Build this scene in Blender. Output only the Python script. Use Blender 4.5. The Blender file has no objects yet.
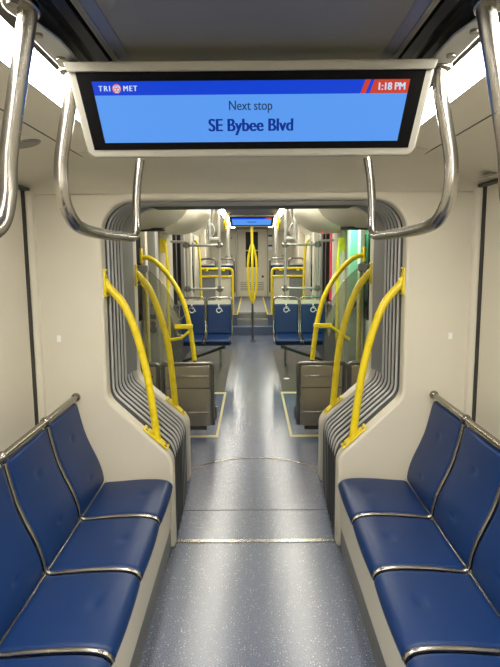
import bpy, bmesh, math, random
from mathutils import Vector, Matrix
C = bpy.context.scene.collection
sc = bpy.context.scene
random.seed(4)

# ------------------------------------------------------------------ camera
cam_d = bpy.data.cameras.new('camera'); cam = bpy.data.objects.new('camera', cam_d); C.objects.link(cam)
sc.camera = cam
cam_d.sensor_fit = 'VERTICAL'; cam_d.sensor_height = 24.0; cam_d.lens = 24.0 * 560 / 667
cam_d.clip_start = 0.02; cam_d.clip_end = 100
PITCH = math.atan(78.5 / 560); YAW = 0.0037; ROLL = math.radians(0.43)
fwd = Vector((-math.sin(YAW) * math.cos(PITCH), math.cos(YAW) * math.cos(PITCH), -math.sin(PITCH)))
right0 = Vector((math.cos(YAW), math.sin(YAW), 0)); up0 = right0.cross(fwd)
up = up0 * math.cos(ROLL) + right0 * math.sin(ROLL); right = right0 * math.cos(ROLL) - up0 * math.sin(ROLL)
m3 = Matrix((right, up, -fwd)).transposed()
cam.matrix_world = Matrix.Translation((-0.0125, 0, 1.68)) @ m3.to_4x4()

# ------------------------------------------------------------------ world, exposure
w = bpy.data.worlds.new('tunnel_night'); sc.world = w; w.use_nodes = True
w.node_tree.nodes['Background'].inputs[0].default_value = (0.55, 0.6, 0.7, 1)
w.node_tree.nodes['Background'].inputs[1].default_value = 0.02
sc.view_settings.view_transform = 'Standard'; sc.view_settings.look = 'None'
sc.view_settings.exposure = 0.0; sc.view_settings.gamma = 1.0
sc.view_settings.use_curve_mapping = False
STRIP = 50.0           # emission of the ceiling light diffusers, near car
STRIP_FAR = 34.0       # the same, far car

# ------------------------------------------------------------------ materials
def lin(c): return tuple(((v / 255) / 12.92 if v / 255 <= 0.04045 else ((v / 255 + 0.055) / 1.055) ** 2.4) for v in c)
MATS = {}
def mat(name, rgb, rough=0.5, metal=0.0, spec=0.5, bump=0.0, bscale=60, var=0.0, vscale=6, coat=0.0, emit=None, es=1.0, alpha=None, trans=None):
    m = bpy.data.materials.new(name); m.use_nodes = True; nt = m.node_tree; N = nt.nodes; Lk = nt.links
    b = N['Principled BSDF']; col = lin(rgb)
    b.inputs['Base Color'].default_value = (*col, 1); b.inputs['Roughness'].default_value = rough
    b.inputs['Metallic'].default_value = metal; b.inputs['Specular IOR Level'].default_value = spec
    b.inputs['Coat Weight'].default_value = coat
    tc = N.new('ShaderNodeTexCoord')
    if var > 0:
        n = N.new('ShaderNodeTexNoise'); n.inputs['Scale'].default_value = vscale; n.inputs['Detail'].default_value = 4
        Lk.new(tc.outputs['Object'], n.inputs['Vector'])
        mx = N.new('ShaderNodeMix'); mx.data_type = 'RGBA'
        mx.inputs[6].default_value = (*[c * (1 - var) for c in col], 1); mx.inputs[7].default_value = (*[min(1, c * (1 + var)) for c in col], 1)
        Lk.new(n.outputs['Fac'], mx.inputs[0]); Lk.new(mx.outputs[2], b.inputs['Base Color'])
        mr = N.new('ShaderNodeMapRange'); mr.inputs[3].default_value = rough * 0.85; mr.inputs[4].default_value = min(1, rough * 1.15)
        Lk.new(n.outputs['Fac'], mr.inputs[0]); Lk.new(mr.outputs[0], b.inputs['Roughness'])
    if bump > 0:
        n2 = N.new('ShaderNodeTexNoise'); n2.inputs['Scale'].default_value = bscale; n2.inputs['Detail'].default_value = 3
        Lk.new(tc.outputs['Object'], n2.inputs['Vector'])
        bp = N.new('ShaderNodeBump'); bp.inputs['Strength'].default_value = bump; bp.inputs['Distance'].default_value = 0.002
        Lk.new(n2.outputs['Fac'], bp.inputs['Height']); Lk.new(bp.outputs[0], b.inputs['Normal'])
    if emit:
        b.inputs['Emission Color'].default_value = (*lin(emit), 1); b.inputs['Emission Strength'].default_value = es
    if alpha is not None:
        tr = N.new('ShaderNodeBsdfTransparent'); tr.inputs[0].default_value = (*lin(trans or (255, 255, 255)), 1)
        ms = N.new('ShaderNodeMixShader'); ms.inputs[0].default_value = alpha
        Lk.new(tr.outputs[0], ms.inputs[1]); Lk.new(b.outputs[0], ms.inputs[2]); Lk.new(ms.outputs[0], N['Material Output'].inputs[0])
    MATS[name] = m; return m

M = dict(
    cream=mat('cream_plastic', (206, 200, 182), 0.42, bump=0.05, bscale=400, var=0.03),
    creamfar=mat('cream_far', (208, 202, 184), 0.45, var=0.03),
    ceilgrey=mat('ceiling_grey', (102, 99, 90), 0.5, bump=0.05, bscale=500, var=0.02),
    bevelgrey=mat('ceiling_edge_blue_grey', (88, 90, 97), 0.4, var=0.04),
    slot=mat('slot_black', (14, 14, 16), 0.5, var=0.1),
    alu=mat('aluminium_rail', (120, 118, 112), 0.35, metal=0.8, var=0.06, vscale=20),
    darkalu=mat('dark_aluminium', (62, 61, 58), 0.4, metal=0.6, var=0.06, vscale=20),
    steel=mat('brushed_steel', (150, 146, 138), 0.26, metal=1.0, var=0.05, vscale=30),
    dullsteel=mat('dull_steel', (118, 116, 110), 0.36, metal=1.0, var=0.08, vscale=12),
    greymetal=mat('grey_painted_metal', (165, 165, 160), 0.35, metal=0.3, var=0.04),
    shell=mat('steel_seat_shell', (165, 158, 142), 0.24, metal=0.9, var=0.15, vscale=5),
    blue=mat('blue_vinyl', (10, 42, 88), 0.42, spec=0.32, bump=0.12, bscale=500, var=0.08, vscale=5),
    yellow=mat('yellow_enamel', (230, 206, 34), 0.28, var=0.05, vscale=20),
    yellowline=mat('yellow_floor_tape', (182, 174, 128), 0.5, var=0.1, vscale=30),
    rubber=mat('black_rubber', (26, 26, 27), 0.55, var=0.1),
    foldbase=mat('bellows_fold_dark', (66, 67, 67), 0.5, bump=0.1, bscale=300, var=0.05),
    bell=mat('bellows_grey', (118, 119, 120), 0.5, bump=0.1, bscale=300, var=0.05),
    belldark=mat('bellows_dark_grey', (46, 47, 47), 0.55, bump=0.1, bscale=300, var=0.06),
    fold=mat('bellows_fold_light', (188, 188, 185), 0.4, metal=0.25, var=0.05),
    screenblk=mat('screen_black', (3, 3, 4), 0.45, spec=0.06, var=0.05),
    housing=mat('screen_housing', (140, 137, 126), 0.35, bump=0.04, bscale=400, var=0.02),
    kick=mat('kick_plate_steel', (120, 119, 114), 0.38, metal=0.8, var=0.1, vscale=14),
    riser=mat('riser_blue', (72, 82, 108), 0.5, var=0.1),
    matfloor=mat('dark_floor', (74, 71, 64), 0.6, spec=0.25, bump=0.1, bscale=200, var=0.08),
    dark=mat('window_black', (5, 6, 7), 0.2, spec=0.2, var=0.1),
    bluedark=mat('dark_blue_panel', (34, 40, 56), 0.4, var=0.1),
    white=mat('white_paint', (232, 232, 228), 0.5, var=0.02),
    btn=mat('button_black', (16, 16, 17), 0.35, var=0.05),
    red=mat('button_red', (120, 50, 40), 0.4, var=0.05),
    paper=mat('paper_white', (226, 226, 220), 0.6, var=0.02),
    bluelab=mat('label_blue', (30, 60, 130), 0.5, var=0.03),
    smoke=mat('smoked_acrylic', (185, 186, 176), 0.12, alpha=0.16, trans=(232, 233, 224)),
    greendoor=mat('door_leaf_grey', (176, 182, 176), 0.35, var=0.04),
    light=mat('light_diffuser', (255, 255, 255), 0.5, emit=(255, 250, 242), es=STRIP),
    lightfar=mat('light_diffuser_far', (255, 255, 255), 0.5, emit=(255, 250, 236), es=STRIP_FAR),
    lcd_head=mat('lcd_deep_blue', (1, 2, 4), 0.5, spec=0.08, emit=(14, 66, 214), es=0.95),
    lcd_body=mat('lcd_sky_blue', (1, 2, 4), 0.5, spec=0.08, emit=(92, 158, 246), es=0.95),
    lcd_text=mat('lcd_navy', (1, 2, 4), 0.5, spec=0.08, emit=(14, 52, 150), es=0.9),
    lcd_grey=mat('lcd_slate', (1, 2, 4), 0.5, spec=0.08, emit=(40, 62, 100), es=0.9),
    lcd_red=mat('lcd_red', (4, 1, 1), 0.5, spec=0.08, emit=(206, 66, 44), es=0.95),
    lcd_white=mat('lcd_white', (4, 4, 4), 0.5, spec=0.08, emit=(205, 225, 250), es=0.95),
    redglow=mat('red_window_glow', (60, 5, 12), 0.4, emit=(214, 30, 60), es=0.7),  # glow that stands in for red light coming through the window
    reddot=mat('red_indicator', (60, 5, 5), 0.4, emit=(255, 60, 50), es=2.0),
)
def floor_mat():
    m = bpy.data.materials.new('speckled_floor'); m.use_nodes = True; nt = m.node_tree; N = nt.nodes; Lk = nt.links
    b = N['Principled BSDF']; tc = N.new('ShaderNodeTexCoord'); b.inputs['Specular IOR Level'].default_value = 0.85
    base = lin((84, 93, 114))
    big = N.new('ShaderNodeTexNoise'); big.inputs['Scale'].default_value = 1.6; big.inputs['Detail'].default_value = 5
    Lk.new(tc.outputs['Object'], big.inputs['Vector'])
    fine = N.new('ShaderNodeTexNoise'); fine.inputs['Scale'].default_value = 170; fine.inputs['Detail'].default_value = 3
    Lk.new(tc.outputs['Object'], fine.inputs['Vector'])
    cr = N.new('ShaderNodeValToRGB'); e = cr.color_ramp.elements
    e[0].position = 0.36; e[0].color = (*[c * 0.4 for c in base], 1); e[1].position = 0.66; e[1].color = (*[min(1, c * 1.6) for c in base], 1)
    Lk.new(fine.outputs['Fac'], cr.inputs[0])
    vo = N.new('ShaderNodeTexVoronoi'); vo.inputs['Scale'].default_value = 80
    Lk.new(tc.outputs['Object'], vo.inputs['Vector'])
    lt = N.new('ShaderNodeMath'); lt.operation = 'LESS_THAN'; lt.inputs[1].default_value = 0.2
    Lk.new(vo.outputs['Distance'], lt.inputs[0])
    mx = N.new('ShaderNodeMix'); mx.data_type = 'RGBA'; mx.inputs[7].default_value = (*lin((196, 200, 208)), 1)
    sep = N.new('ShaderNodeSeparateColor'); Lk.new(vo.outputs['Color'], sep.inputs[0])
    g = N.new('ShaderNodeMath'); g.operation = 'GREATER_THAN'; g.inputs[1].default_value = 0.6; Lk.new(sep.outputs[0], g.inputs[0])
    mu = N.new('ShaderNodeMath'); mu.operation = 'MULTIPLY'; Lk.new(lt.outputs[0], mu.inputs[0]); Lk.new(g.outputs[0], mu.inputs[1])
    mu2 = N.new('ShaderNodeMath'); mu2.operation = 'MULTIPLY'; mu2.inputs[1].default_value = 0.75; Lk.new(mu.outputs[0], mu2.inputs[0])
    Lk.new(mu2.outputs[0], mx.inputs[0]); Lk.new(cr.outputs[0], mx.inputs[6])
    Lk.new(mx.outputs[2], b.inputs['Base Color'])
    mr = N.new('ShaderNodeMapRange'); mr.inputs[3].default_value = 0.22; mr.inputs[4].default_value = 0.25
    Lk.new(big.outputs['Fac'], mr.inputs[0]); Lk.new(mr.outputs[0], b.inputs['Roughness'])
    bp = N.new('ShaderNodeBump'); bp.inputs['Strength'].default_value = 0.15; bp.inputs['Distance'].default_value = 0.002
    Lk.new(fine.outputs['Fac'], bp.inputs['Height']); Lk.new(bp.outputs[0], b.inputs['Normal'])
    return m
M['floor'] = floor_mat()

# ------------------------------------------------------------------ helpers
def link(name, bm, m, parent=None, bev=0.0, seg=2, smooth=True, angle=40):
    me = bpy.data.meshes.new(name)
    bmesh.ops.recalc_face_normals(bm, faces=bm.faces)
    bm.to_mesh(me); bm.free()
    o = bpy.data.objects.new(name, me); C.objects.link(o)
    me.materials.append(M[m] if isinstance(m, str) else m)
    if smooth:
        for p in me.polygons: p.use_smooth = True
        me.set_sharp_from_angle(angle=math.radians(angle))
    if bev > 0:
        b = o.modifiers.new('edge', 'BEVEL'); b.width = bev; b.segments = seg; b.limit_method = 'ANGLE'; b.angle_limit = math.radians(35); b.harden_normals = False
    if parent: o.parent = parent; o.matrix_parent_inverse = Matrix.Translation(-parent.location)
    return o
def tag(o, label=None, cat=None, group=None, kind=None):
    if label: o['label'] = label
    if cat: o['category'] = cat
    if group: o['group'] = group
    if kind: o['kind'] = kind
    return o
def thing(name, label, cat, loc=(0, 0, 0), group=None):
    o = bpy.data.objects.new(name, None); C.objects.link(o); o.location = loc; o.empty_display_size = 0.1
    return tag(o, label, cat, group)
def struct(name, bm, m, **k): return tag(link(name, bm, m, **k), kind='structure')
def dup(o, parent=None, delta=(0, 0, 0)):
    c = o.copy(); C.objects.link(c)
    if parent is None: c.location = Vector(o.location) + Vector(delta)
    else: c.parent = parent
    for ch in list(o.children): dup(ch, c)
    return c

def add_box(bm, lo, hi):
    r = bmesh.ops.create_cube(bm, size=1.0)
    for v in r['verts']:
        v.co = Vector([(lo[i] + hi[i]) / 2 + v.co[i] * (hi[i] - lo[i]) for i in range(3)])
def box(*pairs):
    bm = bmesh.new()
    for lo, hi in pairs:
        l = [min(a, b) for a, b in zip(lo, hi)]; h = [max(a, b) for a, b in zip(lo, hi)]
        add_box(bm, l, h)
    return bm
def prism(poly, axis, a, b, bm=None):
    """extrude a closed 2-D outline along an axis. x: poly=(y,z); y: poly=(x,z); z: poly=(x,y)"""
    bm = bm or bmesh.new()
    def P(p, t): return {'x': (t, p[0], p[1]), 'y': (p[0], t, p[1]), 'z': (p[0], p[1], t)}[axis]
    A = [bm.verts.new(P(p, a)) for p in poly]; B = [bm.verts.new(P(p, b)) for p in poly]
    n = len(poly); bm.faces.new(A); bm.faces.new(B[::-1])
    for i in range(n): bm.faces.new((A[i], A[(i + 1) % n], B[(i + 1) % n], B[i]))
    return bm
def fillet(pts, r, n=6):
    pts = [Vector(p) for p in pts]; out = [pts[0]]
    for i in range(1, len(pts) - 1):
        p, a, b = pts[i], pts[i - 1], pts[i + 1]
        rr = r[i] if isinstance(r, (list, tuple)) else r
        d1 = (a - p); d2 = (b - p); t = min(rr, d1.length * 0.49, d2.length * 0.49)
        s = p + d1.normalized() * t; e = p + d2.normalized() * t
        for k in range(n + 1):
            u = k / n; out.append((1 - u) ** 2 * s + 2 * u * (1 - u) * p + u * u * e)
    out.append(pts[-1]); return out
def smooth_path(pts, n=8):
    P = [Vector(p) for p in pts]; P = [2 * P[0] - P[1]] + P + [2 * P[-1] - P[-2]]; out = []
    for i in range(1, len(P) - 2):
        for k in range(n):
            t = k / n; p0, p1, p2, p3 = P[i - 1:i + 3]
            out.append(0.5 * ((2 * p1) + (-p0 + p2) * t + (2 * p0 - 5 * p1 + 4 * p2 - p3) * t * t + (-p0 + 3 * p1 - 3 * p2 + p3) * t ** 3))
    out.append(P[-2]); return out
def add_tube(bm, pts, r, seg=14, cap=True, closed=False, ry=None, upv=None):
    pts = [Vector(p) for p in pts]; n = len(pts); rings = []; prev = None
    for i, p in enumerate(pts):
        if closed: t = pts[(i + 1) % n] - pts[i - 1]
        else: t = pts[min(i + 1, n - 1)] - pts[max(i - 1, 0)]
        t.normalize()
        if upv: u = Vector(upv); u = (u - t * u.dot(t)).normalized()
        elif prev is None:
            u = Vector((0, 0, 1)) if abs(t.z) < 0.9 else Vector((1, 0, 0)); u = (u - t * u.dot(t)).normalized()
        else: u = (prev - t * prev.dot(t)).normalized()
        prev = u; v = t.cross(u)
        rings.append([bm.verts.new(p + u * math.cos(2 * math.pi * k / seg) * r + v * math.sin(2 * math.pi * k / seg) * (ry or r)) for k in range(seg)])
    for i in range(n - (0 if closed else 1)):
        A, B = rings[i], rings[(i + 1) % n]
        for k in range(seg): bm.faces.new((A[k], A[(k + 1) % seg], B[(k + 1) % seg], B[k]))
    if cap and not closed: bm.faces.new(rings[0][::-1]); bm.faces.new(rings[-1])
    return bm
def tube(pts, r, **k): return add_tube(bmesh.new(), pts, r, **k)
def disc(c, axis, r, t, seg=24, r2=None):
    a = Vector({'x': (1, 0, 0), 'y': (0, 1, 0), 'z': (0, 0, 1)}[axis]) if isinstance(axis, str) else Vector(axis).normalized()
    c = Vector(c); return tube([c - a * t / 2, c + a * t / 2], r, seg=seg, ry=r2)
def grid(rows):
    """closed sheet from rows of points"""
    bm = bmesh.new(); V = [[bm.verts.new(p) for p in r] for r in rows]
    for i in range(len(V) - 1):
        for j in range(len(V[0]) - 1): bm.faces.new((V[i][j], V[i][j + 1], V[i + 1][j + 1], V[i + 1][j]))
    return bm
def sx(s, pts): return [(p[0] * s, *p[1:]) for p in pts]
def text(body, size, m, parent, mw, scale_x=1.0, name='lettering', align='CENTER', bold=0.0, sp=1.0):
    cu = bpy.data.curves.new('t', 'FONT'); cu.body = body; cu.size = size; cu.align_x = align; cu.align_y = 'CENTER'; cu.space_character = sp; cu.extrude = 0.0004; cu.offset = 0
    to = bpy.data.objects.new('t', cu); C.objects.link(to)
    dg = bpy.context.evaluated_depsgraph_get(); me = bpy.data.meshes.new_from_object(to.evaluated_get(dg))
    bpy.data.objects.remove(to); bpy.data.curves.remove(cu)
    bm = bmesh.new()
    for dx in ((-bold, 0, bold) if bold else (0,)):
        m2 = me.copy(); m2.transform(Matrix.Translation((dx, 0, 0)) @ Matrix.Diagonal((scale_x, 1, 1, 1))); bm.from_mesh(m2); bpy.data.meshes.remove(m2)
    bm.transform(mw); bm.to_mesh(me); bm.free()
    o = bpy.data.objects.new(name, me); C.objects.link(o); me.materials.clear(); me.materials.append(M[m]); me.name = name
    if parent: o.parent = parent; o.matrix_parent_inverse = Matrix.Translation(-parent.location)
    return o

# =================================================================== SETTING
# ---- floor
Y0, YA, YB = -2.0, 3.12, 17.4
struct('floor', box(((-1.25, Y0, -0.05), (1.25, 11.75, 0.0))), 'floor', smooth=False)
struct('trim_1', box(((-0.5, 3.10, -0.002), (0.5, 3.135, 0.004))), 'steel', bev=0.001)           # steel threshold strip
struct('trim_2', box(((-0.49, 3.524, -0.002), (0.49, 3.529, 0.0015))), 'rubber')                    # seam
arc = []
for k in range(25):
    a = math.radians(-52 + 104 * k / 24); arc.append((0.64 * math.sin(a), 3.85 + 0.64 * math.cos(a), 0.0015))
struct('trim_3', tube(arc, 0.003, seg=6, ry=0.011, upv=(0, 0, 1)), 'steel')
struct('trim_4', box(((-0.002, 3.53, -0.002), (0.002, 4.486, 0.0015))), 'rubber')
struct('floor_dark_left', box(((-1.25, 6.8, -0.01), (-0.36, 9.9, 0.003))), 'matfloor')
struct('floor_dark_right', box(((0.36, 6.8, -0.01), (1.25, 9.9, 0.003))), 'matfloor')
# yellow outlined boxes on the floor beside the folded seats
for s, side in ((-1, 'left'), (1, 'right')):
    struct('floor_marking_' + side, box(((s * 0.335, 5.03, 0), (s * 0.36, 6.76, 0.002)), ((s * 0.335, 5.03, 0), (s * 1.22, 5.09, 0.0024)), ((s * 0.335, 6.68, 0), (s * 1.22, 6.76, 0.0024))), 'yellowline', smooth=False)
# ---- raised far floor with steps
struct('floor_step', box(((-1.25, 11.75, -0.05), (1.25, 17.5, 0.17))), 'riser', smooth=False)
struct('floor_steps', box(((-0.33, 12.05, 0.16), (0.33, 12.36, 0.29)), ((-0.33, 12.36, 0.16), (0.33, 17.5, 0.40))), 'bell', bev=0.004)
struct('floor_high_left', box(((-1.25, 12.05, 0.16), (-0.33, 17.5, 0.401))), 'riser', smooth=False)
struct('floor_high_right', box(((0.33, 12.05, 0.16), (1.25, 17.5, 0.401))), 'riser', smooth=False)
nos = []
for y, z in ((12.055, 0.17), (12.05, 0.29), (12.36, 0.40)):
    for k in range(2): nos.append(((-0.32, y + 0.03 + 0.1 * k, z), (0.32, y + 0.06 + 0.1 * k, z + 0.006)))
struct('trim_5', box(*nos), 'steel')
for s, side in ((-1, 'left'), (1, 'right')):
    struct('trim_edge_' + side, box(((s * 0.315, 12.45, 0.40), (s * 0.345, 17.3, 0.407)), ((s * 0.315, 12.06, 0.40), (s * 0.43, 12.12, 0.407)), ((s * 0.315, 12.1, 0.40), (s * 0.345, 12.5, 0.407))), 'yellow')

# ---- near car side walls
for s, side in ((-1, 'left'), (1, 'right')):
    struct('wall_' + side, box(((s * 1.2, Y0, 0), (s * 1.26, 3.2, 2.06))), 'cream')
    struct('trim_seal_' + side, box(((s * 1.197, 2.955, 0), (s * 1.21, 3.0, 2.03))), 'slot')
    struct('trim_column_' + side, prism(sx(s, [(1.205, 3.002), (1.19, 3.002), (1.172, 3.02), (1.165, 3.055), (1.125, 3.075), (1.12, 3.12), (1.205, 3.12)]), 'z', 0.0, 2.03), 'cream', angle=30)
    # cove between wall and light
    prof = [(0.606, 2.146), (0.80, 2.142), (0.84, 2.136), (0.93, 2.115), (1.03, 2.085), (1.2, 2.03), (1.26, 2.03), (1.26, 2.35), (0.606, 2.35)]
    struct('ceiling_cove_' + side, prism(sx(s, prof), 'y', Y0, 3.12), 'cream', angle=50)
    struct('trim_cove_' + side, tube([(s * 0.80, Y0, 2.142), (s * 0.80, 2.9, 2.142)], 0.0035, seg=6), 'darkalu')
    struct('trim_cornice_' + side, box(((s * 1.17, Y0, 2.02), (s * 1.2, 3.0, 2.035))), 'darkalu')
    # opaque lower body behind the bench
    struct('wall_ledge_' + side, box(((s * 1.03, Y0, 0.0), (s * 1.2, 3.05, 0.66))), 'cream', bev=0.01)
struct('wall_back', box(((-1.25, Y0 - 0.05, 0), (1.25, Y0, 2.3))), 'cream', smooth=False)

# ---- near ceiling: centre panel, bevels, black slots, rails
ZC = 2.15
struct('ceiling', box(((-0.345, Y0, ZC), (0.345, 2.42, ZC + 0.02))), 'ceilgrey', smooth=False)
for s, side in ((-1, 'left'), (1, 'right')):
    struct('ceiling_bevel_' + side, prism(sx(s, [(0.300, ZC - 0.001), (0.324, ZC - 0.008), (0.327, ZC - 0.004), (0.327, ZC + 0.03), (0.300, ZC + 0.02)]), 'y', Y0, 2.42), 'bevelgrey', angle=20)
    struct('trim_panel_edge_' + side, box(((s * 0.324, Y0, ZC - 0.010), (s * 0.328, 2.42, ZC + 0.03))), 'alu')
    struct('ceiling_slot_' + side, box(((s * 0.32, Y0, ZC + 0.085), (s * 0.53, 2.42, ZC + 0.09)), ((s * 0.328, Y0, ZC + 0.01), (s * 0.332, 2.42, ZC + 0.09))), 'slot', smooth=False)
    struct('trim_rail_' + side, box(((s * 0.362, Y0, ZC + 0.03), (s * 0.367, 2.42, ZC + 0.085))), 'alu')
    struct('trim_duct_' + side, prism(sx(s, [(0.385, ZC + 0.04), (0.405, ZC + 0.03), (0.42, ZC + 0.033), (0.423, ZC + 0.02), (0.445, ZC + 0.01), (0.445, ZC + 0.075), (0.385, ZC + 0.075)]), 'y', Y0, 2.42), 'darkalu', angle=20)
    struct('trim_lamp_rail_' + side, prism(sx(s, [(0.449, ZC + 0.002), (0.46, ZC - 0.006), (0.497, ZC - 0.008), (0.506, ZC + 0.002), (0.506, ZC + 0.08), (0.449, ZC + 0.08)]), 'y', Y0, 2.42), 'darkalu', angle=20)
    # light fixture
    lt = thing('ceiling_light', 'long bright light strip along the ceiling of the near car, %s side of the screen' % side, 'light', (s * 0.55, 0.2, 2.15), 'ceiling light strips')
    link('diffuser', prism(sx(s, [(0.507, 2.148), (0.60, 2.142), (0.60, 2.156), (0.507, 2.162)]), 'y', Y0 + 0.01, 2.42), 'light', lt)
    link('fixture_housing', box(((s * 0.506, Y0 + 0.01, 2.162), (s * 0.606, 2.42, 2.22))), 'alu', lt)
    link('fixture_edge', box(((s * 0.60, Y0 + 0.01, 2.138), (s * 0.605, 2.42, 2.162))), 'alu', lt)

# ---- header soffit between the near ceiling and the portal
def cove_z(x):
    P = [(0, 2.146), (0.80, 2.142), (0.84, 2.136), (0.93, 2.115), (1.03, 2.085), (1.2, 2.03)]
    for (a, za), (b, zb) in zip(P, P[1:]):
        if x <= b: return za + (zb - za) * (x - a) / (b - a)
    return 2.03
def ss(t): t = max(0, min(1, t)); return t * t * (3 - 2 * t)
def start(x):
    x = abs(x); z = 2.125 + (cove_z(x) - 2.125) * ss((x - 0.5) / 0.35) if x < 0.85 else cove_z(x)
    return 2.42 + 0.58 * max(0, min(1, (x - 0.55) / 0.63)) ** 1.15, z + 0.001
xs = [-1.2 + 2.4 * i / 64 for i in range(65)]; rows = []
for k in range(13):
    t = k / 12; e = t ** 2.8; row = []
    for x in xs:
        y0_, z0_ = start(x); row.append((x, y0_ + (3.046 - y0_) * t, z0_ * (1 - e) + 2.008 * e))
    rows.append(row)
front = [[(x, start(x)[0], 2.2) for x in xs]]
struct('ceiling_header', grid(front + rows), 'cream', angle=50)

# ---- portals
def arcp(c, r, a0, a1, n=8): return [(c[0] + r * math.cos(math.radians(a0 + (a1 - a0) * k / n)), c[1] + r * math.sin(math.radians(a0 + (a1 - a0) * k / n))) for k in range(n + 1)]
def fil2(pts, r, n=5): return [(p.x, p.z) for p in fillet([(a, 0, b) for a, b in pts], r, n)]
def half1(g=0.0):   # right half of near opening, floor to top; g pushes outward
    body = fil2([(0.468 + g, 0.0), (0.468 + g, 0.545), (0.825 + g, 0.885 + g * 0.2), (0.822 + g, 1.5)], [0, 0.05, 0.05, 0], 5)
    return body + [(0.822 + g, 1.78)] + arcp((0.642 + g, 1.792 + g), 0.18, 0, 90, 9)
def half2(g=0.0):
    body = fil2([(0.488 + g, 0.0), (0.488 + g, 0.475), (0.85 + g, 0.80 + g * 0.2), (0.85 + g, 1.5)], [0, 0.05, 0.06, 0], 5)
    return body + [(0.85 + g, 1.82)] + arcp((0.66 + g, 1.828 + g), 0.19, 0, 90, 9)
def ring(half, xo, zo, z0=0.0):
    L = [(-x, z) for x, z in half]; R = half
    return [(-xo, z0)] + [(x, max(z, z0)) for x, z in L] + [(x, max(z, z0)) for x, z in R[::-1]] + [(xo, z0), (xo, zo), (-xo, zo)]
struct('wall_near_portal', prism(ring(half1(), 1.2, 2.013), 'y', 3.045, 3.14), 'cream', bev=0.016, seg=3, angle=30)
struct('wall_far_portal', prism(ring(half2(), 1.25, 2.6), 'y', 3.99, 4.13), 'cream', bev=0.018, seg=3, angle=30)
# header band above the opening, between the wall face and the bellows
struct('trim_header', box(((-1.2, 3.12, 2.005), (1.2, 3.55, 2.06))), 'bell')

# ---- gangway bellows
bel = thing('gangway_bellows', 'grey ribbed gangway bellows wrapped around the opening between the two cars', 'bellows', (0, 3.55, 0))
def path3(half, y): return [(-x, y, z) for x, z in half][::1][::-1][::-1] + [(x, y, z) for x, z in half[::-1]]
def lerp_half(g, t):
    A, B = half1(g), half2(g); return [((1 - t) * a[0] + t * b[0], (1 - t) * a[1] + t * b[1]) for a, b in zip(A, B)]
def sheet(g, y0, y1, n=2, sel=None):
    rows = []
    for k in range(n + 1):
        y = y0 + (y1 - y0) * k / n; t = (y - 3.1) / 0.9
        h = lerp_half(g, t); rows.append([(-x, y, z) for x, z in h] + [(x, y, z) for x, z in h[::-1]])
    return grid(rows)
link('skin', sheet(0.045, 3.13, 4.0), 'rubber', bel, angle=30)
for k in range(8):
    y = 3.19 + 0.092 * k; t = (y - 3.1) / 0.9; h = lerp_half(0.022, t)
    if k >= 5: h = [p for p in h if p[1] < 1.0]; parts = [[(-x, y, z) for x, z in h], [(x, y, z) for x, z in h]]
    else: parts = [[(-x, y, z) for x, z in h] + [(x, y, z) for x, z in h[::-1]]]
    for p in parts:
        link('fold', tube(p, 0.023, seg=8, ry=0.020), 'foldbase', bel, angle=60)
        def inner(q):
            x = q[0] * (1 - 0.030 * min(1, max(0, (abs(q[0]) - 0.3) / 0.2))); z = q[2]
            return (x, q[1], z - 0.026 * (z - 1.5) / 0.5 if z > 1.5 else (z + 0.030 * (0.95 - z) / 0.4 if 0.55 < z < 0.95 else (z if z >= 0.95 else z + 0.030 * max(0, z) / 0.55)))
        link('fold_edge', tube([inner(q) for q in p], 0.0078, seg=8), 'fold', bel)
# smooth grey liner on the upper part, next to the far portal
rows = []   # starts at the slope's upper corner
for y in (3.60, 3.61, 4.0):
    t = (y - 3.1) / 0.9; h = lerp_half(0.0 if y > 3.6 else 0.03, t)[12:]
    rows.append([(-x, y, z) for x, z in h] + [(x, y, z) for x, z in h[::-1]])
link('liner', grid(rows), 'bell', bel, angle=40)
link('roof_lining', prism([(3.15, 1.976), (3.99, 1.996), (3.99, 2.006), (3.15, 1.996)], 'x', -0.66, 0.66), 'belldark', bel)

# ---- far car shell
YC = 4.12
for s, side in ((-1, 'left'), (1, 'right')):
    struct('wall_far_%s' % side, box(((s * 1.25, YC, 0), (s * 1.31, 4.55, 2.6)), ((s * 1.25, 6.62, 0), (s * 1.31, 8.85, 2.6)), ((s * 1.25, 8.85, 0), (s * 1.31, 10.0, 0.92)), ((s * 1.25, 8.85, 2.05), (s * 1.31, 10.0, 2.6)),
        ((s * 1.25, 10.0, 0), (s * 1.31, 10.7, 2.6)), ((s * 1.25, 12.3, 0), (s * 1.31, 17.5, 2.6)), ((s * 1.25, 4.5, 2.1), (s * 1.31, 6.7, 2.6)), ((s * 1.25, 10.6, 2.1), (s * 1.31, 12.4, 2.6))), 'creamfar', smooth=False)
    # far cove and ceiling light
    prof = [(0.63, 2.445), (0.8, 2.43), (1.05, 2.33), (1.25, 2.12), (1.31, 2.12), (1.31, 2.6), (0.63, 2.6)]
    struct('ceiling_cove_far_' + side, prism(sx(s, prof), 'y', YC, 17.4), 'creamfar', angle=40)
    lt = thing('ceiling_light', 'bright ceiling light strip of the far car beyond the portal, on its %s side' % side, 'light', (s * 0.55, 10, 2.45), 'ceiling light strips')
    link('diffuser', box(((s * 0.48, YC + 0.05, 2.437), (s * 0.57, 15.9, 2.45))), 'lightfar', lt)
    link('fixture_frame', box(((s * 0.45, YC + 0.05, 2.45), (s * 0.635, 16.5, 2.48))), 'alu', lt)
struct('ceiling_far', box(((-0.46, YC, 2.45), (0.46, 17.4, 2.5)), ((-0.64, YC, 2.49), (0.64, 17.4, 2.55))), 'ceilgrey', smooth=False)

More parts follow.
